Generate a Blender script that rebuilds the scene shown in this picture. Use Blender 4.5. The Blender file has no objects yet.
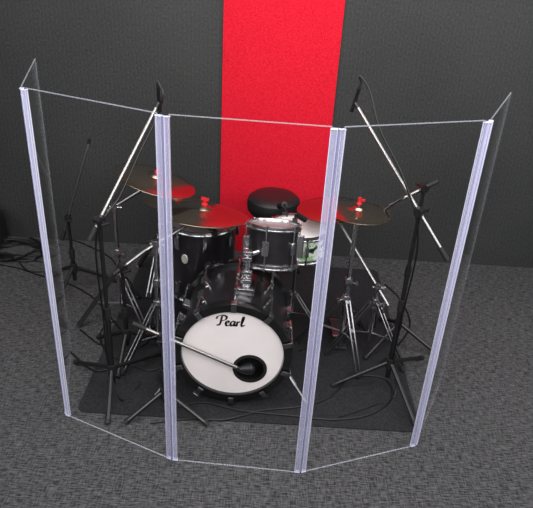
import bpy, bmesh, math, random
from mathutils import Vector as V, Matrix
random.seed(4)
SC = bpy.context.scene
COL = SC.collection
SC.view_settings.view_transform = 'Standard'

# ------------------------------------------------------------------ camera
CAMZ, F = 2.25, 600.0
PIT = math.atan(F / 1123.0)
CP, SP = math.cos(PIT), math.sin(PIT)
RC, RS = 0.99816, 0.0606
def at(px, py, Z=None, Y=None):
    dx, dy = px - 266.5, py - 254.0
    u = dx * RC + dy * RS
    v = -dx * RS + dy * RC
    dn = v * CP + F * SP
    fw = F * CP - v * SP
    t = (CAMZ - Z) / dn if Z is not None else Y / fw
    return V((u * t, fw * t, CAMZ - dn * t))
cam = bpy.data.objects.new('camera', bpy.data.cameras.new('camera'))
COL.objects.link(cam)
R0, Dn, Fw = V((1, 0, 0)), V((0, -SP, -CP)), V((0, CP, -SP))
ix = R0 * RC - Dn * RS
iy = R0 * RS + Dn * RC
M = Matrix((ix, -iy, -Fw)).transposed().to_4x4()
M.translation = (0, 0, CAMZ)
cam.matrix_world = M
cam.data.sensor_fit = 'HORIZONTAL'; cam.data.sensor_width = 36
cam.data.lens = F / 533 * 36
cam.data.clip_start = 0.05
SC.camera = cam

# ------------------------------------------------------------------ materials
def lin(c):
    return tuple(((x/255)/12.92 if x/255 <= .04045 else ((x/255+.055)/1.055)**2.4) for x in c) + (1,)
def mat(name, rgb, rough=.5, metal=0., var=.12, scale=40, bump=0., coat=0., spec=.5):
    m = bpy.data.materials.new(name); m.use_nodes = True
    nt = m.node_tree; b = nt.nodes['Principled BSDF']
    tc = nt.nodes.new('ShaderNodeTexCoord')
    n = nt.nodes.new('ShaderNodeTexNoise'); n.inputs['Scale'].default_value = scale
    n.inputs['Detail'].default_value = 4
    nt.links.new(tc.outputs['Object'], n.inputs['Vector'])
    r = nt.nodes.new('ShaderNodeValToRGB')
    c = lin(rgb)
    r.color_ramp.elements[0].position = .3; r.color_ramp.elements[1].position = .7
    r.color_ramp.elements[0].color = tuple(x*(1-var) for x in c[:3]) + (1,)
    r.color_ramp.elements[1].color = tuple(min(1, x*(1+var)) for x in c[:3]) + (1,)
    nt.links.new(n.outputs['Fac'], r.inputs['Fac'])
    nt.links.new(r.outputs['Color'], b.inputs['Base Color'])
    b.inputs['Roughness'].default_value = rough; b.inputs['Metallic'].default_value = metal
    b.inputs['Coat Weight'].default_value = coat; b.inputs['Coat Roughness'].default_value = .12
    b.inputs['Specular IOR Level'].default_value = spec
    if bump:
        bp = nt.nodes.new('ShaderNodeBump'); bp.inputs['Strength'].default_value = bump
        bp.inputs['Distance'].default_value = .004
        nt.links.new(n.outputs['Fac'], bp.inputs['Height']); nt.links.new(bp.outputs['Normal'], b.inputs['Normal'])
    return m
MT = {}
MT['chrome'] = mat('chrome', (194, 194, 197), .26, 1, .05)
MT['legchrome'] = mat('dull_chrome', (140, 140, 143), .34, 1, .08)
MT['boom'] = mat('satin_steel', (150, 148, 146), .36, 1, .05)
MT['black'] = mat('black_powder_coat', (22, 22, 24), .38, 0, .2)
MT['rubber'] = mat('black_rubber', (16, 16, 17), .7, 0, .2)
MT['cable'] = mat('cable_rubber', (10, 10, 11), .45, 0, .2)
MT['shell'] = mat('black_lacquer', (24, 22, 25), .32, 0, .25, 12, coat=.35)
MT['hoopblk'] = mat('black_hoop_lacquer', (15, 15, 16), .3, 0, .2, coat=.4)
MT['headw'] = mat('coated_white_head', (236, 229, 228), .55, 0, .03, 8)
MT['headt'] = mat('smoky_tom_head', (120, 114, 114), .4, 0, .06, 8)
MT['headb'] = mat('grey_clear_head', (58, 55, 58), .3, 0, .1, 8)
MT['vinyl'] = mat('black_vinyl', (22, 22, 24), .42, 0, .2, 60, bump=.2)
MT['felt'] = mat('red_felt_washer', (205, 20, 35), .8, 0, .1)
MT['ink'] = mat('black_ink', (10, 10, 12), .5, 0, .1)
MT['badge'] = mat('badge_metal', (210, 210, 200), .4, .6, .1)
MT['redtip'] = mat('red_plastic', (190, 18, 30), .4, 0, .1)
MT['grille'] = mat('mic_grille', (52, 52, 56), .4, .8, .3, 400)
MT['micgrey'] = mat('dark_grey_mic_body', (32, 32, 35), .4, .3, .15)
ms = mat('patterned_snare_shell', (215, 222, 210), .3, 0, .15, 16)
cr = [n for n in ms.node_tree.nodes if n.type == 'VALTORGB'][0].color_ramp
cr.interpolation = 'CONSTANT'
cr.elements[0].position = 0; cr.elements[0].color = lin((25, 28, 25))
cr.elements[1].position = .43; cr.elements[1].color = lin((70, 120, 70))
q = cr.elements.new(.48); q.color = lin((215, 220, 210))
q = cr.elements.new(.58); q.color = lin((140, 180, 130))
MT['snaresh'] = ms

def cymbal_mat():
    m = bpy.data.materials.new('lathed_bronze'); m.use_nodes = True
    nt = m.node_tree; b = nt.nodes['Principled BSDF']
    tc = nt.nodes.new('ShaderNodeTexCoord')
    w = nt.nodes.new('ShaderNodeTexWave'); w.wave_type = 'RINGS'; w.rings_direction = 'Z'
    w.inputs['Scale'].default_value = 38; w.inputs['Distortion'].default_value = .6
    nt.links.new(tc.outputs['Object'], w.inputs['Vector'])
    r = nt.nodes.new('ShaderNodeValToRGB')
    r.color_ramp.elements[0].color = lin((150, 138, 122)); r.color_ramp.elements[1].color = lin((202, 188, 168))
    nt.links.new(w.outputs['Fac'], r.inputs['Fac']); nt.links.new(r.outputs['Color'], b.inputs['Base Color'])
    b.inputs['Metallic'].default_value = 1; b.inputs['Roughness'].default_value = .2
    return m
MT['bronze'] = cymbal_mat()

def carpet_mat():
    m = bpy.data.materials.new('grey_carpet_tile'); m.use_nodes = True
    nt = m.node_tree; b = nt.nodes['Principled BSDF']; L = nt.links.new
    tc = nt.nodes.new('ShaderNodeTexCoord')
    def noise(sx, sy, sc, det=3, rot=0):
        mp = nt.nodes.new('ShaderNodeMapping'); mp.inputs['Scale'].default_value = (sx, sy, 1)
        mp.inputs['Rotation'].default_value = (0, 0, rot)
        n = nt.nodes.new('ShaderNodeTexNoise'); n.inputs['Scale'].default_value = sc; n.inputs['Detail'].default_value = det
        L(tc.outputs['Object'], mp.inputs['Vector']); L(mp.outputs['Vector'], n.inputs['Vector']); return n.outputs['Fac']
    def mix(a, b_, f=.5):
        x = nt.nodes.new('ShaderNodeMix'); x.data_type = 'FLOAT'; x.inputs['Factor'].default_value = f
        L(a, x.inputs[2]); L(b_, x.inputs[3]); return x.outputs[0]
    f = mix(noise(24, 165, 1, 1), noise(145, 24, 1, 1), .38)
    f = mix(f, noise(1, 1, 260, 1), .10)
    f = mix(f, noise(1, 1, .9, 1), .05)
    r = nt.nodes.new('ShaderNodeValToRGB')
    e = r.color_ramp.elements
    e[0].position = .39; e[0].color = lin((37, 37, 39)); e[1].position = .62; e[1].color = lin((84, 84, 85))
    L(f, r.inputs['Fac']); L(r.outputs['Color'], b.inputs['Base Color'])
    b.inputs['Roughness'].default_value = .95; b.inputs['Specular IOR Level'].default_value = .1
    bp = nt.nodes.new('ShaderNodeBump'); bp.inputs['Strength'].default_value = .15; bp.inputs['Distance'].default_value = .004
    L(f, bp.inputs['Height']); L(bp.outputs['Normal'], b.inputs['Normal'])
    return m
def wall_mat(name, c0, c1, spec=.2, rough=.75, sc=(90, 90, 25), bs=.4, ribs=0, big=.12):
    m = bpy.data.materials.new(name); m.use_nodes = True
    nt = m.node_tree; b = nt.nodes['Principled BSDF']; L = nt.links.new
    tc = nt.nodes.new('ShaderNodeTexCoord')
    mp = nt.nodes.new('ShaderNodeMapping'); mp.inputs['Scale'].default_value = sc
    n = nt.nodes.new('ShaderNodeTexNoise'); n.inputs['Scale'].default_value = 1; n.inputs['Detail'].default_value = 5
    L(tc.outputs['Object'], mp.inputs['Vector']); L(mp.outputs['Vector'], n.inputs['Vector'])
    h = n.outputs['Fac']
    if ribs:
        w = nt.nodes.new('ShaderNodeTexWave'); w.bands_direction = 'X'; w.inputs['Scale'].default_value = ribs
        w.inputs['Distortion'].default_value = 2.; w.inputs['Detail'].default_value = 2
        L(tc.outputs['Object'], w.inputs['Vector'])
        xx = nt.nodes.new('ShaderNodeMix'); xx.data_type = 'FLOAT'; xx.inputs['Factor'].default_value = .06
        L(h, xx.inputs[2]); L(w.outputs['Fac'], xx.inputs[3]); h = xx.outputs[0]
    n2 = nt.nodes.new('ShaderNodeTexNoise'); n2.inputs['Scale'].default_value = 1.3
    L(tc.outputs['Object'], n2.inputs['Vector'])
    x = nt.nodes.new('ShaderNodeMix'); x.data_type = 'FLOAT'; x.inputs['Factor'].default_value = big
    L(h, x.inputs[2]); L(n2.outputs['Fac'], x.inputs[3])
    r = nt.nodes.new('ShaderNodeValToRGB'); e = r.color_ramp.elements
    e[0].position = .35; e[0].color = lin(c0); e[1].position = .65; e[1].color = lin(c1)
    L(x.outputs[0], r.inputs['Fac']); L(r.outputs['Color'], b.inputs['Base Color'])
    b.inputs['Roughness'].default_value = rough; b.inputs['Specular IOR Level'].default_value = spec
    bp = nt.nodes.new('ShaderNodeBump'); bp.inputs['Strength'].default_value = bs; bp.inputs['Distance'].default_value = .003
    L(h, bp.inputs['Height']); L(bp.outputs['Normal'], b.inputs['Normal'])
    return m
def acrylic_mat():
    """clear sheet: mirror-like reflection weighted by Fresnel, otherwise see-through (alpha)"""
    m = bpy.data.materials.new('clear_acrylic_glass'); m.use_nodes = True
    nt = m.node_tree; L = nt.links.new; b = nt.nodes['Principled BSDF']
    b.inputs['Base Color'].default_value = (1, 1, 1, 1); b.inputs['Metallic'].default_value = 1
    b.inputs['Roughness'].default_value = .015; b.inputs['Alpha'].default_value = .06
    ge = nt.nodes.new('ShaderNodeNewGeometry')
    ma = nt.nodes.new('ShaderNodeMath'); ma.operation = 'MULTIPLY_ADD'
    ma.inputs[1].default_value = 1/1.3 - 1.3; ma.inputs[2].default_value = 1.3
    L(ge.outputs['Backfacing'], ma.inputs[0])
    fr = nt.nodes.new('ShaderNodeFresnel'); L(ma.outputs[0], fr.inputs['IOR'])
    L(fr.outputs[0], b.inputs['Alpha'])
    m.surface_render_method = 'BLENDED'
    return m
def edge_mat(name, rgb, tr, rough=.25):
    m = bpy.data.materials.new(name); m.use_nodes = True
    nt = m.node_tree; L = nt.links.new; b = nt.nodes['Principled BSDF']
    b.inputs['Base Color'].default_value = lin(rgb); b.inputs['Roughness'].default_value = rough
    t = nt.nodes.new('ShaderNodeBsdfTransparent'); mx = nt.nodes.new('ShaderNodeMixShader')
    mx.inputs[0].default_value = tr
    L(b.outputs[0], mx.inputs[1]); L(t.outputs[0], mx.inputs[2])
    L(mx.outputs[0], nt.nodes['Material Output'].inputs['Surface'])
    return m
MT['acrylic'] = acrylic_mat()
MT['edge'] = edge_mat('acrylic_cut_edge', (168, 172, 180), .62)
MT['hinge'] = edge_mat('lilac_lit_hinge_plastic', (204, 204, 236), .66, .12)  # clear plastic; the lilac light it reflects is put into the colour
MT['hingeedge'] = edge_mat('hinge_edge_highlight', (222, 223, 246), .34, .12)  # highlights along the channel edges, painted as paler narrow faces
MT['hinge2'] = edge_mat('hinge_knuckle_plastic', (150, 150, 185), .5, .2)  # same reflected lilac tint painted in

# ------------------------------------------------------------------ mesh helpers
def BM(): return bmesh.new()
def catmull(pts, n=8):
    pts = [V(p) for p in pts]
    if len(pts) < 3: return pts
    P = [pts[0]*2 - pts[1]] + pts + [pts[-1]*2 - pts[-2]]
    out = []
    for i in range(1, len(P)-2):
        a, b, c, d = P[i-1:i+3]
        for k in range(n):
            t = k/n
            out.append(.5*((2*b)+(c-a)*t+(2*a-5*b+4*c-d)*t*t+(3*b-a-3*c+d)*t**3))
    out.append(pts[-1]); return out
def tube(bm, pts, r, seg=10, r2=None):
    pts = [V(p) for p in pts]; n = len(pts)
    rings = []; up = None
    for i, p in enumerate(pts):
        t = (pts[min(i+1, n-1)] - pts[max(i-1, 0)]).normalized()
        if up is None:
            up = t.cross(V((0, 0, 1)))
            if up.length < .05: up = t.cross(V((1, 0, 0)))
            up.normalize()
        else:
            up = (up - t*up.dot(t)).normalized()
        s = t.cross(up)
        rr = r if r2 is None else r + (r2-r)*i/(n-1)
        rings.append([bm.verts.new(p + (up*math.cos(a)+s*math.sin(a))*rr) for a in [2*math.pi*k/seg for k in range(seg)]])
    for a, b in zip(rings, rings[1:]):
        for k in range(seg): bm.faces.new((a[k], a[(k+1) % seg], b[(k+1) % seg], b[k]))
    bm.faces.new(rings[0][::-1]); bm.faces.new(rings[-1])
    return bm
def lathe(bm, prof, M=Matrix(), seg=40):
    rings = []
    for r, z in prof:
        if r < 1e-6: rings.append([bm.verts.new(M @ V((0, 0, z)))])
        else: rings.append([bm.verts.new(M @ V((r*math.cos(2*math.pi*k/seg), r*math.sin(2*math.pi*k/seg), z))) for k in range(seg)])
    for a, b in zip(rings, rings[1:]):
        for k in range(seg):
            k2 = (k+1) % seg
            if len(a) == 1 and len(b) == 1: continue
            if len(a) == 1: bm.faces.new((a[0], b[k2], b[k]))
            elif len(b) == 1: bm.faces.new((a[k], a[k2], b[0]))
            else: bm.faces.new((a[k], a[k2], b[k2], b[k]))
    return bm
def box(bm, c, s, M=Matrix(), bev=0):
    r = bmesh.ops.create_cube(bm, size=1)
    for v in r['verts']: v.co = M @ (V(c) + V((v.co.x*s[0], v.co.y*s[1], v.co.z*s[2])))
    if bev:
        bmesh.ops.bevel(bm, geom=list({e for v in r['verts'] for e in v.link_edges}), offset=bev, segments=2, affect='EDGES', profile=.5)
    return bm
def zmat(p, d, spin=0):
    d = V(d).normalized()
    q = d.to_track_quat('Z', 'Y')
    return Matrix.Translation(p) @ q.to_matrix().to_4x4() @ Matrix.Rotation(spin, 4, 'Z')
def link(name, bm, m, parent=None, off=V((0, 0, 0)), sharp=35):
    bmesh.ops.translate(bm, verts=bm.verts, vec=-V(off))
    bmesh.ops.recalc_face_normals(bm, faces=bm.faces)
    me = bpy.data.meshes.new(name); bm.to_mesh(me); bm.free()
    me.polygons.foreach_set('use_smooth', [True]*len(me.polygons)); me.set_sharp_from_angle(angle=math.radians(sharp))
    for q in (m if isinstance(m, (list, tuple)) else [m]): me.materials.append(q)
    o = bpy.data.objects.new(name, me); COL.objects.link(o)
    if parent: o.parent = parent
    return o
class Thing:
    def __init__(s, name, label, cat, loc, group=None):
        s.loc = V(loc); o = s.o = bpy.data.objects.new(name, None); COL.objects.link(o)
        o.location = s.loc; o.empty_display_size = .1
        o['label'] = label; o['category'] = cat
        if group: o['group'] = group
    def part(s, name, bm, m, parent=None, label=None):
        o = link(name, bm, MT[m] if isinstance(m, str) else m, parent or s.o, s.loc)
        if label: o['label'] = label
        return o
def single(name, label, cat, bm, m, loc, group=None):
    o = link(name, bm, MT[m] if isinstance(m, str) else m, None, loc)
    o.location = V(loc); o['label'] = label; o['category'] = cat
    if group: o['group'] = group
    return o
def struct(name, bm, m):
    o = link(name, bm, m); o['kind'] = 'structure'; return o

# ------------------------------------------------------------------ setting
WY = 4.25
struct('floor', box(BM(), (0, .55, -.05), (9, 7.5, .1)), carpet_mat())
wm = wall_mat('black_textured_wall', (36, 37, 37), (60, 61, 61), .3, .55, sc=(120, 120, 60), bs=.4, ribs=11, big=.2)
struct('wall_back', box(BM(), (0, WY+.05, 1.65), (9, .1, 3.3)), wm)
struct('wall_front', box(BM(), (0, -3.2, 1.65), (9, .1, 3.3)), wm)
struct('wall_left', box(BM(), (-4.55, .55, 1.65), (.1, 7.4, 3.3)), wm)
struct('wall_right', box(BM(), (4.55, .55, 1.65), (.1, 7.4, 3.3)), wm)
struct('ceiling', box(BM(), (0, .55, 3.35), (9, 7.5, .1)), mat('white_ceiling_paint', (215, 215, 217), .9, 0, .05))
RX0, RX1 = -.38, .412
single('wall_panel', 'bright red felt panel running up the black wall behind the kit', 'wall panel',
       box(BM(), ((RX0+RX1)/2, WY-.011, 1.5), (RX1-RX0, .02, 3.0), bev=.004),
       wall_mat('red_felt', (188, 18, 36), (216, 34, 54), .1, .9, (130, 130, 130), .35), ((RX0+RX1)/2, WY-.011, 0))
RG = (-.94, .86, 2.34, 4.05); RZ = .005
bm = BM()
rv = []
for (cx, cy, a0) in ((RG[0]+.05, RG[2]+.05, 180), (RG[1]-.05, RG[2]+.05, 270), (RG[1]-.05, RG[3]-.05, 0), (RG[0]+.05, RG[3]-.05, 90)):
    for k in range(7):
        a = math.radians(a0+15*k); rv.append((cx+.05*math.cos(a), cy+.05*math.sin(a)))
f0 = bm.faces.new([bm.verts.new((x, y, 0)) for x, y in rv])
ex = bmesh.ops.extrude_face_region(bm, geom=[f0])
bmesh.ops.translate(bm, verts=[q for q in ex['geom'] if isinstance(q, bmesh.types.BMVert)], vec=(0, 0, RZ))
single('rug', 'thin black rug under the drum kit inside the clear shield', 'rug', bm,
       mat('black_rug_pile', (37, 37, 39), .9, 0, .5, 120, bump=.4, spec=.12), ((RG[0]+RG[1])/2, (RG[2]+RG[3])/2, 0))
def gz(x, y):
    return RZ if RG[0] < x < RG[1] and RG[2] < y < RG[3] else 0.
# ------------------------------------------------------------------ drum shield
SH = 1.676
pts = [(-1.13, 2.86), (-.984, 2.316), (-.392, 2.061), (.222, 2.03), (.81, 2.248), (1.055, 2.755)]
pts = [V((x, y, 0)) for x, y in pts]
T = Thing('drum_shield', 'folding clear acrylic drum shield of five panels standing around the kit', 'drum shield', (pts[2]+pts[3])/2)
NP = len(pts)-1
for i, (a, b) in enumerate(zip(pts, pts[1:])):
    d = (b-a).normalized(); n = V((d.y, -d.x, 0))
    a2, b2 = a + d*(.022 if i > 0 else 0), b - d*(.022 if i < NP-1 else 0)
    Mx = Matrix((d, n, V((0, 0, 1)))).transposed().to_4x4(); Mx.translation = (a2+b2)/2
    W2 = (b2-a2).length/2
    if i in (0, NP-1):
        bm = box(BM(), (0, 0, SH/2+.001), (2*W2, .006, SH), Mx)
        bm.normal_update()
        for f in bm.faces:
            f.material_index = 0 if abs(f.normal.dot(n)) > .9 else 1
        T.part('panel', bm, [MT['acrylic'], MT['edge']])
    else:
        # the polished rim of the sheet; its clear middle is left open
        bm = BM(); w = .0028
        loops = []
        for (hw, z0, z1) in ((W2, .001, SH+.001), (W2-w, .001+w, SH+.001-w)):
            for y in (-.003, .003):
                loops.append([bm.verts.new(Mx @ V((x, y, z))) for x, z in ((-hw, z0), (hw, z0), (hw, z1), (-hw, z1))])
        o1, o2, i1, i2 = loops
        for A, B in ((o1, o2), (o2, i2), (i2, i1), (i1, o1)):
            for k in range(4): bm.faces.new((A[k], A[(k+1) % 4], B[(k+1) % 4], B[k]))
        T.part('panel', bm, 'edge')
    for e, dd, ok in ((a, d, i > 0), (b, -d, i < NP-1)):
        if not ok: continue
        n = V((dd.y, -dd.x, 0))
        Mx = Matrix((dd, n, V((0, 0, 1)))).transposed().to_4x4(); Mx.translation = e
        bm = box(BM(), (.0150, 0, SH/2), (.019, .011, SH-.016), Mx, .0032)
        bm.normal_update()
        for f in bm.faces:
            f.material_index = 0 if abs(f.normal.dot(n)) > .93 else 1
        T.part('hinge_channel', bm, [MT['hinge'], MT['hingeedge']])
for p in pts[1:-1]:
    T.part('hinge_knuckle', tube(BM(), [p+V((0, 0, .01)), p+V((0, 0, SH-.01))], .0042, 10), 'hinge2')

# ------------------------------------------------------------------ drums
def drum_hw(T, M, r, z0, z1, n, phase=0, rodm='chrome'):
    """lugs round a shell, each with its tension rods up to the hoops"""
    for k in range(n):
        a = phase + 2*math.pi*k/n
        R = M @ Matrix.Rotation(a, 4, 'Z')
        mid = (z0+z1)/2
        two = (z1-z0) > .22
        for c, zt in (((z0+.07, z0-.022), (z1-.07, z1+.022)) if two else ((mid, z1+.022),)):
            bm = box(BM(), (r+.009, 0, c), (.022, .024, .064), R, .005)
            lug = T.part('lug', bm, 'chrome')
            T.part('tension_rod', tube(BM(), [R @ V((r+.014, 0, c)), R @ V((r+.014, 0, zt))], .0045, 6), rodm, lug)
            if not two:
                T.part('tension_rod', tube(BM(), [R @ V((r+.014, 0, c)), R @ V((r+.014, 0, z0-.022))], .0045, 6), rodm, lug)
def shell(T, M, r, d, m, th=.008):
    return T.part('shell', lathe(BM(), [(r, 0), (r, d), (r-th, d), (r-th, 0), (r, 0)], M, 64), m)
def hoop(T, M, r, z, name, m='chrome', h=.028, w=.012):
    return T.part(name, lathe(BM(), [(r, z-h/2), (r+w, z-h/2), (r+w*1.15, z-h/4), (r+w*.6, z-h/4), (r+w*.6, z+h/3), (r+w, z+h/2), (r+w*.2, z+h/2), (r, z+h/3), (r, z-h/2)], M, 64), m)
def head(T, M, r, z, name, m, up=1):
    return T.part(name, lathe(BM(), [(0, z+.004*up), (r*.9, z+.004*up), (r, z)], M, 64), m)

# bass drum
BC = V((-.143, 2.475, .337)); BR, BD = .28, .45
Mb = Matrix.Translation(BC + V((0, BD, 0))) @ Matrix.Rotation(math.radians(90), 4, 'X')
T = Thing('bass_drum', 'large black bass drum with white front head and lettering', 'bass drum', (BC.x, BC.y+BD/2, RZ))
sh = shell(T, Mb, BR, BD, 'shell', .01)
bm = BM()
N1, N2 = 72, 32
o1 = [bm.verts.new(Mb @ V((BR*math.cos(2*math.pi*k/N1), BR*math.sin(2*math.pi*k/N1), BD))) for k in range(N1)]
hx, hy, hr = .092, -.092, .078
o2 = [bm.verts.new(Mb @ V((hx+hr*math.cos(2*math.pi*k/N2), hy+hr*math.sin(2*math.pi*k/N2), BD))) for k in range(N2)]
es = [bm.edges.new((L[k], L[(k+1) % len(L)])) for L in (o1, o2) for k in range(len(L))]
bmesh.ops.triangle_fill(bm, use_beauty=True, edges=es)
fh = T.part('front_head', bm, 'headw', label='white front drum head with black lettering and port hole')
T.part('port_ring', lathe(BM(), [(hr-.004, -.002), (hr+.012, -.002), (hr+.012, .003), (hr-.004, .004), (hr-.004, -.002)], Mb @ Matrix.Translation((hx, hy, BD)), 40), 'rubber', fh)
T.part('port_shade_cup', lathe(BM(), [(hr-.002, 0), (hr-.004, -.09), (0, -.1)], Mb @ Matrix.Translation((hx, hy, BD)), 40), 'ink', fh)  # black cup shutting the hole, painted in for the shaded drum interior
# lettering: broad nib strokes
def ribbon(bm, P, fn, w=.27, mn=.06, ang=25):
    P = catmull([V((x, y, 0)) for x, y in P], 8)
    nib = V((math.cos(math.radians(ang)), math.sin(math.radians(ang)), 0))*w/2
    prev = None
    for i, p in enumerate(P):
        t = (P[min(i+1, len(P)-1)] - P[max(i-1, 0)]).normalized(); pp = V((-t.y, t.x, 0))
        s = 1 if nib.dot(pp) >= 0 else -1
        o = nib*s + pp*mn
        q = [bm.verts.new(fn(p+o)), bm.verts.new(fn(p-o))]
        if prev: bm.faces.new((prev[0], q[0], q[1], prev[1]))
        prev = q
U = .0295
L0 = at(217, 325, Y=BC.y)
def lf(p): return V((L0.x + (p.x+.2)*U, BC.y-.0022, L0.z + p.y*U))
bm = BM()
for st in ([(.66, 2.0), (.52, 1.3), (.36, .5), (.15, .04), (-.22, .16)],
           [(-.3, 1.3), (-.1, 1.8), (.75, 2.14), (1.4, 1.85), (1.22, 1.22), (.55, .95)],
           [(1.3, .5), (1.72, .68), (1.78, .95), (1.5, 1.0), (1.28, .6), (1.38, .1), (1.72, .03), (2.1, .4)],
           [(2.78, .9), (2.42, 1.0), (2.12, .6), (2.18, .1), (2.45, .08), (2.75, .6)],
           [(2.88, 1.0), (2.75, .45), (2.8, .06), (3.08, .32)],
           [(3.28, 1.0), (3.18, .5), (3.1, 0)], [(3.18, .6), (3.4, .95), (3.68, .88)],
           [(3.95, .5), (4.3, 1.5), (4.25, 2.05), (4.05, 1.3), (3.95, .35), (4.1, .03), (4.5, .4)]):
    ribbon(bm, st, lf)
T.part('lettering', bm, 'ink', fh)
for z, nm in ((BD-.012, 'front_hoop'), (.012, 'back_hoop')):
    hp = T.part(nm, lathe(BM(), [(BR-.012, z-.022), (BR+.024, z-.022), (BR+.028, z), (BR+.024, z+.028), (BR-.016, z+.028), (BR-.019, z+.013), (BR-.012, z-.022)], Mb, 72), 'hoopblk')
head(T, Mb, BR, 0, 'back_head', 'headb', -1)
for k in range(10):
    R = Mb @ Matrix.Rotation(math.radians(18+36*k), 4, 'Z')
    for c, z1, zc, sg in ((.15, -.02, -.012, 1), (BD-.15, BD+.02, BD+.014, -1)):
        lug = T.part('lug', box(BM(), (BR+.016, 0, c), (.038, .024, .06), R, .006), 'chrome')
        T.part('tension_rod', tube(BM(), [R @ V((BR+.035, 0, z1)), R @ V((BR+.031, 0, c+sg*.02))], .005, 8), 'chrome', lug)
        bm = BM()
        box(bm, (BR+.015, 0, zc+sg*-.016), (.048, .028, .006), R, .002); box(bm, (BR+.035, 0, zc+sg*.002), (.009, .028, .042), R, .002)
        T.part('claw', bm, 'legchrome', lug)
for s in (-1, 1):
    a = BC + V((s*.24, .13, -.12)); b = V((BC.x+s*.42, BC.y+.0, RZ+.006))
    bm = tube(BM(), [a, a.lerp(b, .55)], .012, 10); tube(bm, [a.lerp(b, .5), b], .008, 10)
    box(bm, (0, 0, 0), (.05, .04, .05), zmat(a, V((s, 0, -.4))), .006)
    sp = T.part('spur', bm, 'legchrome')
    T.part('rubber_foot', tube(BM(), [b.lerp(a, .06), b+V((0, 0, -.0055))], .011, 10), 'rubber', sp)
# tom holder post on the bass shell
HP = V((-.095, 2.66, BC.z+BR))
bm = box(BM(), (HP.x, HP.y, HP.z+.008), (.095, .115, .044), bev=.010)
tube(bm, [HP, HP+V((0, 0, .095))], .024, 16)
hb = T.part('tom_holder', bm, 'chrome')
bm = tube(BM(), [HP+V((0, 0, .05)), HP+V((0, 0, .21))], .0155, 14)
tube(bm, [HP+V((0, 0, .075)), HP+V((0, -.055, .075))], .006, 8); box(bm, (HP.x, HP.y-.055, HP.z+.075), (.056, .011, .020), bev=.003)
box(bm, (HP.x, HP.y, HP.z+.095), (.058, .058, .04), bev=.008)
T.part('holder_post', bm, 'chrome', hb)

# rack tom
TC = at(274, 226, Y=2.82)
ax = V((0.02, .28, 1)).normalized()
TR, TD = .132, .19
Mt = zmat(TC - ax*TD, ax)
T = Thing('rack_tom', 'small black rack tom mounted above the bass drum', 'tom drum', TC - ax*TD)
shell(T, Mt, TR, TD, 'shell'); hoop(T, Mt, TR, TD+.004, 'top_hoop'); hoop(T, Mt, TR, -.004, 'bottom_hoop')
head(T, Mt, TR, TD, 'batter_head', 'headt'); head(T, Mt, TR, 0, 'bottom_head', 'headb', -1)
drum_hw(T, Mt, TR, 0, TD, 6, .35)
k1 = HP+V((0, 0, .20)); side = Mt @ V((-TR-.012, 0, TD*.5))
bm = tube(BM(), catmull([k1, k1.lerp(side, .5)+V((0, 0, .015)), side]), .012, 10)
box(bm, (0, 0, 0), (.054, .054, .058), Matrix.Translation(k1), .010)
tube(bm, [k1, k1+V((0, -.05, 0))], .006, 8); box(bm, (k1.x, k1.y-.05, k1.z), (.05, .011, .018), bev=.003)
box(bm, (-TR-.01, 0, TD*.5), (.03, .06, .10), Mt, .006)
T.part('mount_arm', bm, 'chrome')
# floor tom
FC = at(202, 220, Y=3.24)
FR, FD = .205, .44
Mf = Matrix.Translation((FC.x, FC.y, FC.z-FD))
T = Thing('floor_tom', 'black floor tom on chrome legs left of the bass drum', 'floor tom', (FC.x, FC.y, RZ))
shell(T, Mf, FR, FD, 'shell'); hoop(T, Mf, FR, FD+.004, 'top_hoop'); hoop(T, Mf, FR, -.004, 'bottom_hoop')
head(T, Mf, FR, FD, 'batter_head', 'headt'); head(T, Mf, FR, 0, 'bottom_head', 'headb', -1)
drum_hw(T, Mf, FR, 0, FD, 8, .2)
for k in range(3):
    R = Mf @ Matrix.Rotation(math.radians(-65+120*k), 4, 'Z')
    zb = RZ - (FC.z-FD)
    bm = tube(BM(), [R @ V((FR+.016, 0, FD*.62)), R @ V((FR+.016, 0, .02)), R @ V((FR+.03, 0, -.05)), R @ V((FR+.03, 0, zb+.012))], .0075, 10)
    box(bm, (FR+.012, 0, FD*.42), (.03, .045, .065), R, .006)
    lg = T.part('leg', bm, 'chrome')
    T.part('rubber_foot', tube(BM(), [R @ V((FR+.03, 0, zb+.03)), R @ V((FR+.03, 0, zb))], .012, 10), 'rubber', lg)
R = Mf @ Matrix.Rotation(math.radians(-112), 4, 'Z')
bm = lathe(BM(), [(0, .004), (.02, .003), (.022, 0)], R @ Matrix.Translation((FR, 0, FD*.62)) @ Matrix.Rotation(math.radians(90), 4, 'Y') @ Matrix.Diagonal((1.4, 1, 1, 1)), 24)
T.part('badge', bm, 'badge', label='small silver oval badge')
# snare
SN = at(299, 228, Y=3.26)
SR, SD = .178, .14
ax = V((0, .03, 1)).normalized(); Ms = zmat(SN-ax*SD, ax)
T = Thing('snare_drum', 'snare drum with white head and mottled pale green shell behind the rack tom', 'snare drum', SN-ax*SD)
shell(T, Ms, SR, SD, 'snaresh'); hoop(T, Ms, SR, SD+.004, 'top_hoop'); hoop(T, Ms, SR, -.004, 'bottom_hoop')
head(T, Ms, SR, SD, 'batter_head', 'headw'); head(T, Ms, SR, 0, 'bottom_head', 'headb', -1)
drum_hw(T, Ms, SR, 0, SD, 8, .25)

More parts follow.
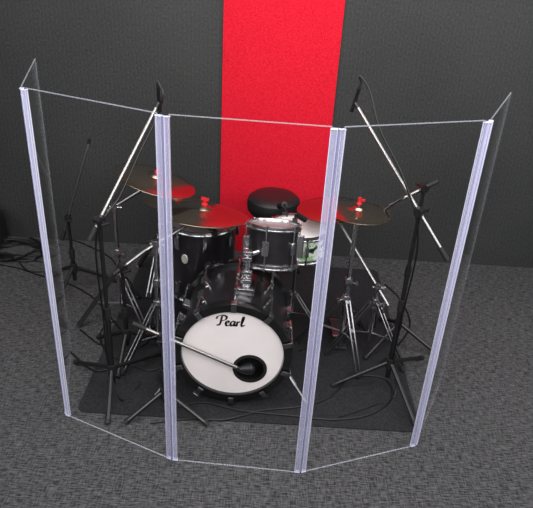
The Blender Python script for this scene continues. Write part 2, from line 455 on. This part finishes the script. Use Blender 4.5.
def tripod(T, c, hubz, feet, m, legr=.008, brace=False, fold=.02):
    """legs from a hub on the pole to feet on the ground"""
    for fx, fy in feet:
        g = gz(fx, fy); foot = V((fx, fy, g+.010)); d = (V((fx, fy, 0)) - V((c[0], c[1], 0))).normalized()
        h = V((c[0], c[1], hubz)) + d*fold
        bm = BM()
        if brace:     # two flat rails per leg, joined by a foot block
            s = V((-d.y, d.x, 0)); ld = (foot-h).normalized()
            Mx = Matrix((ld, s, ld.cross(s))).transposed().to_4x4(); Mx.translation = (h+foot)/2
            ln = (foot-h).length
            for q in (-1, 1): box(bm, (0, q*.012, 0), (ln, .010, .013), Mx, .003)
            for q in (-.48, -.1, .47): box(bm, (q*ln, 0, 0), (.02, .024, .008), Mx)
        else:
            tube(bm, [h, foot], legr, 10)
        lg = T.part('leg', bm, m)
        T.part('rubber_foot', tube(BM(), [h.lerp(foot, .93), foot+(foot-h).normalized()*.004], .0155, 10), 'rubber', lg)
        if brace:
            mid = h.lerp(foot, .55); lo = V((c[0], c[1], max(gz(*c[:2])+.05, hubz*.38)))
            T.part('brace', tube(BM(), [mid, lo], .007, 8), m, lg)
def feet(c, r, a0, n=3):
    return [(c[0]+r*math.cos(math.radians(a0+360*k/n)), c[1]+r*math.sin(math.radians(a0+360*k/n))) for k in range(n)]

# snare stand
c = (SN.x, SN.y-.003); zb = SN.z-SD-.016
T = Thing('snare_stand', 'chrome tripod stand holding the snare drum', 'stand', (c[0], c[1], RZ))
T.part('pole', tube(BM(), [(c[0], c[1], .05), (c[0], c[1], zb-.07)], .012, 12), 'chrome')
for k in range(3):
    a = math.radians(30+120*k); d = V((math.cos(a), math.sin(a), 0)); b = V((c[0], c[1], zb-.08))
    e = V((c[0], c[1], zb-.006)) + d*(SR+.014)
    T.part('basket_arm', tube(BM(), [b, b+d*.1+V((0, 0, .02)), e, e+V((0, 0, .03))], .006, 8), 'chrome')
tripod(T, c, .24, feet(c, .22, -30), 'legchrome', brace=True)
# throne
TH = at(274, 197, Y=3.80)
T = Thing('drum_throne', 'round black padded drum throne in front of the red panel', 'stool', (TH.x, TH.y, RZ))
T.part('seat', lathe(BM(), [(0, -.125), (.13, -.125), (.162, -.112), (.180, -.085), (.184, -.045), (.176, -.01), (.15, .012), (.09, .022), (0, .024)], Matrix.Translation(TH), 48), 'vinyl')
T.part('post', tube(BM(), [(TH.x, TH.y, .08), (TH.x, TH.y, TH.z-.12)], .016, 14), 'chrome')
tripod(T, TH, .3, [(x, min(y, 4.02)) for x, y in feet(TH, .26, -90)], 'legchrome', brace=True)

# ------------------------------------------------------------------ cymbals & stands
def cymbal(label, c, n, r, group='cymbals around the kit', name='cymbal'):
    k = r/.23
    pr = [(.006, .030*k), (.018*k, .030*k), (.034*k, .024*k), (.045*k, .013*k), (.052*k, .009*k), (.10*k, .005*k), (.16*k, -.002*k), (r-.002, -.013*k), (r, -.0145*k)]
    prof = pr + [(a, z-.0016) for a, z in reversed(pr)] + [pr[0]]
    return single(name, label, 'cymbal', lathe(BM(), prof, zmat(c, n), 72), 'bronze', c, group)
def top_hw(T, c, n, r):
    k = r/.23; n = V(n).normalized(); z = .030*k
    Mz = zmat(c, n)
    T.part('felt', lathe(BM(), [(.0045, z+.001), (.016, z+.001), (.016, z+.013), (.0045, z+.013), (.0045, z+.001)], Mz, 20), 'felt', label='red felt washer')
    T.part('lower_felt', lathe(BM(), [(.0045, z-.003), (.016, z-.003), (.016, z-.016), (.0045, z-.016), (.0045, z-.003)], Mz, 20), 'rubber')
    bm = tube(BM(), [c+n*(z+.012), c+n*(z+.035)], .008, 10)
    box(bm, (0, 0, z+.034), (.042, .005, .014), Mz, .002)
    T.part('wing_nut', bm, 'redtip')
    T.part('threaded_rod', tube(BM(), [c+n*(z-.06), c+n*(z+.034)], .004, 8), 'chrome')
def wing_clamp(T, B, z, sx=1):
    bm = BM()
    box(bm, (B.x, B.y, z), (.044, .044, .050), bev=.008); tube(bm, [(B.x, B.y, z), (B.x+sx*.045, B.y-.025, z)], .006, 8); box(bm, (B.x+sx*.047, B.y-.026, z), (.011, .044, .02), bev=.003)
    T.part('clamp', bm, 'chrome')
def cymbal_stand(label, base, pz, c, n, r, ft, tail=.0):
    n = V(n).normalized(); c = V(c); k = r/.23
    T = Thing('cymbal_stand', label, 'cymbal stand', (base[0], base[1], gz(*base)), 'cymbal stands')
    B = V((base[0], base[1], 0)); hub = .36
    T.part('pole', tube(BM(), [B+V((0, 0, .07)), B+V((0, 0, min(.5, pz*.7)))], .0155, 14), 'chrome')
    T.part('upper_pole', tube(BM(), [B+V((0, 0, min(.5, pz*.7)-.02)), B+V((0, 0, pz))], .0125, 12), 'chrome')
    for z in (hub, min(.5, pz*.7)): wing_clamp(T, B, z)
    t = c + n*(.030*k-.055); p = B+V((0, 0, pz))
    d = (t-p).normalized()
    T.part('boom_arm', tube(BM(), [p - d*tail, t], .0095, 12), 'boom')
    bm = box(BM(), (0, 0, 0), (.036, .036, .05), Matrix.Translation(p), .008); tube(bm, [p-V((.03, 0, 0)), p+V((.045, 0, 0))], .007, 8)
    T.part('tilter', bm, 'chrome')
    T.part('cymbal_tilter', box(BM(), (0, 0, 0), (.022, .022, .03), zmat(t, n), .006), 'chrome')
    tripod(T, base, hub, feet(base, .27, ft), 'legchrome', brace=True)
    top_hw(T, c, n, r)
    return T
c1, n1 = at(156, 178, Y=3.2), V((.28, .08, 1))
cymbal('dark crash cymbal hung highest at far left, tilted down to the right', c1, n1, .235)
cymbal_stand('chrome boom stand carrying the highest left crash cymbal', (-.90, 3.18), .80, c1, n1, .235, 200, .08)
c2, n2 = at(204, 211, Y=3.02), V((.06, .16, 1))
cymbal('wide ride cymbal over the floor tom reflecting the red panel', c2, n2, .255)
cymbal_stand('chrome stand carrying the wide ride cymbal over the floor tom', (-.60, 2.86), .74, c2, n2, .255, 230, .06)
c3, n3 = at(176, 200, Y=3.5), V((.05, .1, 1))
cymbal('bronze cymbal behind the floor tom, partly under the ride cymbal', c3, n3, .2)
cymbal_stand('chrome stand behind the floor tom carrying the rearmost left cymbal', (-.74, 3.72), .62, c3, n3, .2, 20, .05)
c4, n4 = at(333, 207, Y=3.3), V((-.08, .04, 1))
cymbal('crash cymbal reflecting red beside the hi-hat on the right', c4, n4, .215)
cymbal_stand('chrome boom stand carrying the red-reflecting crash on the right', (.66, 3.02), .46, c4, n4, .215, 75, .12)
# hi-hat
hb_ = at(338, 350, Z=RZ); hc = at(358, 212, Y=hb_.y)
base = (hc.x, hb_.y)
T = Thing('hi_hat_stand', 'chrome hi-hat stand with footboard right of the bass drum', 'hi-hat stand', (base[0], base[1], RZ))
B = V((base[0], base[1], 0))
T.part('pole', tube(BM(), [B+V((0, 0, .04)), B+V((0, 0, .5))], .0155, 14), 'chrome')
T.part('upper_pole', tube(BM(), [B+V((0, 0, .49)), B+V((0, 0, hc.z-.05))], .0125, 12), 'chrome')
T.part('pull_rod', tube(BM(), [B+V((0, 0, hc.z-.06)), B+V((0, 0, hc.z+.13))], .0035, 8), 'chrome')
T.part('cup', lathe(BM(), [(.0045, -.052), (.024, -.045), (.024, -.036), (.0045, -.036)], Matrix.Translation(hc), 20), 'black')
bm = lathe(BM(), [(.0036, .045), (.014, .045), (.014, .054), (.010, .058), (.010, .085), (.0036, .085)], Matrix.Translation(hc), 20)
box(bm, (hc.x+.015, hc.y, hc.z+.07), (.03, .005, .016), bev=.002)
T.part('clutch', bm, 'redtip', label='red clutch above the top cymbal')
T.part('footboard', box(BM(), (0, 0, 0), (.085, .26, .012), Matrix.Translation((B.x, B.y+.17, RZ+.045)) @ Matrix.Rotation(math.radians(-12), 4, 'X'), .004), 'legchrome')
T.part('heel_plate', box(BM(), (B.x, B.y+.3, RZ+.010), (.085, .04, .018), bev=.004), 'legchrome')
T.part('toe_plate', box(BM(), (B.x, B.y+.02, RZ+.011), (.09, .05, .02), bev=.005), 'legchrome')
wing_clamp(T, B, .5); wing_clamp(T, B, .38, -1)
tripod(T, base, .38, feet(base, .27, -70), 'legchrome', brace=True)
cymbal('upper hi-hat cymbal of the pair on the right', hc+V((0, 0, .012)), V((.03, .04, 1)), .178, 'hi-hat cymbals')
cymbal('lower hi-hat cymbal turned upward under its twin', hc-V((0, 0, .016)), V((0, -.04, -1)), .178, 'hi-hat cymbals')

# ------------------------------------------------------------------ microphone stands
def mic_stand(label, base, pivot, tip, tail, ft, hub=.16, boom='boom', legr=.0115, br=.0095):
    base = V((base[0], base[1], 0)); pivot, tip = V(pivot), V(tip)
    d = (tip-pivot).normalized()
    T = Thing('microphone_stand', label, 'mic stand', (base.x, base.y, gz(base.x, base.y)), 'boom microphone stands')
    mid = base.lerp(pivot, .5); up = (pivot-base).normalized()
    T.part('pole', tube(BM(), [base+up*.06, mid+up*.02], .014, 14), 'black')
    T.part('upper_pole', tube(BM(), [mid, pivot], .0105, 12), 'black')
    T.part('collar', tube(BM(), [mid-up*.03, mid+up*.035], .019, 14), 'rubber')
    T.part('leg_hub', tube(BM(), [base+up*(hub-.035), base+up*(hub+.03)], .024, 14), 'rubber')
    T.part('boom_arm', tube(BM(), [pivot-d*tail, tip], br, 12), boom)
    T.part('grip', tube(BM(), [pivot-d*(tail+.002), pivot-d*max(0, tail-.07)], .0135, 12), 'rubber')
    s = d.cross(V((0, 0, 1))).normalized()
    bm = tube(BM(), [pivot-s*.022, pivot+s*.025], .022, 16); tube(bm, [pivot-d*.025, pivot+d*.03], .0145, 12)
    tube(bm, [pivot+s*.025, pivot+s*.05], .007, 8); box(bm, (0, 0, .05), (.05, .012, .014), zmat(pivot, s), .003)
    T.part('clutch', bm, 'black')
    T.part('mic_clip', tube(BM(), [tip-d*.01, tip+d*.018], .0105, 12), 'black')
    tripod(T, base, hub, ft, 'black', legr)
    return tip + d*.018
def pencil_mic(label, p, d, L=.125, r=.0088, group='small pencil microphones'):
    p = V(p); d = V(d).normalized()
    T = Thing('microphone', label, 'microphone', p, group)
    T.part('body', tube(BM(), [p-d*L*.55, p+d*L*.3], r, 16), 'black')
    T.part('grille', lathe(BM(), [(r*1.04, L*.28), (r*1.1, L*.33), (r*1.1, L*.44), (r*.7, L*.47), (0, L*.475)], zmat(p, d), 16), 'grille')
    T.part('connector', tube(BM(), [p-d*L*.55, p-d*L*.8], r*.85, 12, r*.5), 'rubber')
    return p-d*L*.78
# left overhead
tipL = at(157, 106, Y=2.78)
baseL = (-.785, 2.51); pivL = (-.785, 2.51, 1.03)
e = mic_stand('tall black boom stand inside the left shield panels, silver boom raised to the right', baseL, pivL, tipL, .10, [(-.755, 2.265), (-1.06, 2.73), (-.57, 2.86)])
mL = pencil_mic('small black overhead microphone atop the left silver boom', e+V((.002, .0, .008)), (.0, .25, -1))
# right overhead
tipR = at(357, 106, Y=2.95)
baseR = (.731, 2.707); pivR = (.735, 2.71, 1.085)
e = mic_stand('tall black boom stand inside the right shield panels, silver boom raised to the left', baseR, pivR, tipR, .27, [(.835, 2.385), (.42, 2.66), (.99, 2.97)])
mR = pencil_mic('small black overhead microphone atop the right silver boom', e+V((-.002, 0, .008)), (-.18, .2, -1))
# kick
tipK = V((-.11, 2.425, .285))
e = mic_stand('low black boom stand aimed into the bass drum port hole', (-.485, 2.40), (-.485, 2.40, .475), tipK, .16, [(-.665, 2.28), (-.25, 2.30), (-.56, 2.66)], hub=.12)
T = Thing('microphone', 'stubby dark grey kick microphone at the bass drum port hole', 'microphone', e)
dk = V((.75, .6, -.35)).normalized()
T.part('body', lathe(BM(), [(0, -.02), (.012, -.018), (.016, .0), (.026, .025), (.029, .045)], zmat(e, dk), 24), 'micgrey')
T.part('grille', lathe(BM(), [(.029, .045), (.032, .048), (.032, .058), (.028, .072), (0, .078)], zmat(e, dk), 24), 'grille')
# hi-hat mic
pv = at(424, 188, Y=3.10); tp = at(392, 204, Y=3.08)
e = mic_stand('slim black boom stand at right with a short arm toward the hi-hat', (pv.x, pv.y), pv, tp, .08, [(x, y) for x, y in feet((pv.x, pv.y), .27, 100)])
mH = pencil_mic('small black microphone pointing down at the hi-hat', e+V((0, 0, -.006)), (-.7, .0, -.6))
# floor tom mic
pv = at(122, 268, Y=2.86); tp = at(158, 241, Y=3.02)
e = mic_stand('short black boom stand at left with arm toward the floor tom', (pv.x, pv.y), pv, tp, .06, [(x, y) for x, y in feet((pv.x, pv.y), .24, 150)], hub=.14)
mF = pencil_mic('small black microphone beside the floor tom on a short boom', e+V((0, 0, .0)), (.8, .3, .1), .1)
# added boom stand at the back left, standing in for slanted panel reflections
pv = at(68, 218, Y=3.55); tp = at(89, 142, Y=3.62)
mic_stand('made-up slim black boom stand at back left in place of slanted panel reflections', (pv.x, pv.y), pv, tp, .16, feet((pv.x, pv.y), .28, 20), br=.0075)

# clip mics on the drum rims
def clip_mic(label, p, d, s=1.):
    p = V(p); d = V(d).normalized()
    T = Thing('clip_microphone', label, 'microphone', p, 'clip-on drum microphones')
    T.part('clamp', box(BM(), (0, 0, .0), (.028*s, .024*s, .044), Matrix.Translation(p), .005), 'black')
    q = p+V((0, 0, .05*s))
    T.part('gooseneck', tube(BM(), catmull([p, p+V((0, 0, .03)), q, q+d*.03]), .006, 8), 'black')
    T.part('capsule', tube(BM(), [q+d*.02, q+d*.08*s], .016*s, 14), 'micgrey')
    return p
clip_mic('small clip-on microphone on the rim of the rack tom', Mt @ V((-.104, -.107, TD+.012)), (.6, .35, -.5))
clip_mic('small clip-on microphone on the rim of the floor tom', (FC.x+.10, FC.y-.199, FC.z+.012), (-.4, .7, -.5))
clip_mic('small clip-on microphone on the rim of the snare drum', Ms @ V((.085, -.175, SD+.012)), (-.3, .7, -.4), 1.3)

# ------------------------------------------------------------------ cables
def cable(label, P, r=.0048, group='black microphone cables', smooth=8):
    P = catmull(P, smooth)
    return single('cable', label, 'cable', tube(BM(), P, r, 8), 'cable', P[0], group)
def fl(*pp):
    out = []
    for x, y in pp:
        p = at(x, y, Z=0); g = gz(p.x, p.y)
        out.append(V((p.x, p.y, g+.005)))
    return out
cable('black cable looping up from the left overhead mic and down its boom',
      [mL, at(160, 86, Y=2.76), at(163, 96, Y=2.74), at(156, 120, Y=2.74), at(140, 152, Y=2.68), at(120, 196, Y=2.58), V((-.80, 2.49, .95)), V((-.80, 2.49, .5)), V((-.80, 2.50, .2))] + fl((122, 402), (140, 385)))
cable('black cable arching from the right overhead mic down to its stand',
      [mR, at(360, 76, Y=2.93), at(370, 92, Y=2.9), at(380, 130, Y=2.83), at(404, 180, Y=2.74), V((.748, 2.69, .95)), V((.745, 2.69, .5)), V((.742, 2.69, .2))] + fl((395, 396), (370, 408), (340, 418)))
cable('black cable from the kick mic stand along the rug edge in front', fl((178, 408), (205, 404), (240, 412), (290, 417), (335, 421), (372, 415), (392, 398), (384, 380), (352, 376)))
cable('black cable curving across the rug left of the bass drum', fl((70, 352), (95, 372), (125, 366), (150, 372), (172, 366), (178, 380)))
cable('black cable running from the left stands to the wall', fl((120, 330), (95, 300), (70, 285), (40, 276), (15, 268), (-20, 262)))
cable('black cable snaking over the carpet at far left', fl((60, 245), (45, 262), (20, 258), (30, 272), (70, 270), (100, 275)))
cable('black cable trailing right of the hi-hat stand', fl((372, 372), (395, 350), (410, 325), (400, 300), (385, 285)))
cable('black cable in a loose arc under the snare drum', fl((300, 352), (318, 340), (312, 322), (330, 318), (352, 322), (368, 335)))
cable('black cable looping between the left stand legs on the rug', fl((80, 330), (100, 345), (130, 352), (150, 340), (140, 325), (115, 322), (100, 335), (112, 358), (150, 362)))
cable('black cable with a wide bend across the carpet toward the far-left coil', fl((30, 236), (55, 238), (80, 243), (110, 258), (120, 275)))
cable('black cable lying in an S curve in front of the bass drum on the carpet', fl((150, 424), (185, 420), (225, 421), (262, 412), (300, 408), (330, 398), (345, 382)))
# coil + bag at far left by the wall
cc = at(24, 248, Z=0)
bm = BM(); P = []
for i in range(126):
    a = i*2*math.pi/18; rr = .14+.018*math.sin(i*1.7)
    P.append(V((cc.x+rr*math.cos(a)*1.3, cc.y-.1+rr*math.sin(a), .008+.009*(i/18))))
single('cable_coil', 'coil of black cable lying by the wall at far left', 'cable', tube(bm, P, .007, 8), 'cable', (cc.x, cc.y-.1, 0))
bp = at(-2, 232, Z=0); bp.y = min(bp.y, WY-.16)
T = Thing('gig_bag', 'black soft bag slumped against the wall at the left edge', 'bag', (bp.x, bp.y, 0))
bm = BM(); bmesh.ops.create_uvsphere(bm, u_segments=32, v_segments=20, radius=1)
for v in bm.verts:
    x, y, z = v.co; f = 1+.06*math.sin(5*x+3*z)+.04*math.sin(7*y+4*z)
    pw = lambda q: math.copysign(abs(q)**.6, q)
    v.co = V((bp.x+pw(x)*.17*f, bp.y+pw(y)*.11, max(0, .17+pw(z)*.17*f)))
T.part('body', bm, 'vinyl')
T.part('handle', tube(BM(), catmull([(bp.x-.06, bp.y-.02, .32), (bp.x-.05, bp.y-.03, .385), (bp.x+.05, bp.y-.03, .385), (bp.x+.06, bp.y-.02, .32)]), .010, 10), 'vinyl')

# ------------------------------------------------------------------ light
def area(loc, rot, sx, sy, e, c=(1, 1, 1)):
    l = bpy.data.lights.new('area_light', 'AREA'); l.shape = 'RECTANGLE'; l.size = sx; l.size_y = sy; l.energy = e; l.color = c
    o = bpy.data.objects.new('ceiling_and_fill_light', l); COL.objects.link(o); o.location = loc; o.rotation_euler = rot
area((0.2, 2.5, 3.25), (0, 0, 0), 3.6, 1.8, 85, (1, .98, .97))
area((0.3, .0, 3.1), (math.radians(52), 0, 0), 4.2, 1.6, 220, (1, .98, .98))  # fill lamp added on the camera side for front faces and lower wall
area((3.4, 1.9, 2.7), (math.radians(25), math.radians(45), 0), 1.2, 1.8, 60)  # side lamp put in to brighten the right of the wall
area((-3.2, 1.2, 2.9), (math.radians(15), math.radians(-42), 0), 1.4, 1.8, 55)  # fill lamp added to lighten the lower left
W = bpy.data.worlds.new('world'); SC.world = W; W.use_nodes = True
W.node_tree.nodes['Background'].inputs['Color'].default_value = (.95, .95, 1, 1)
W.node_tree.nodes['Background'].inputs['Strength'].default_value = .15
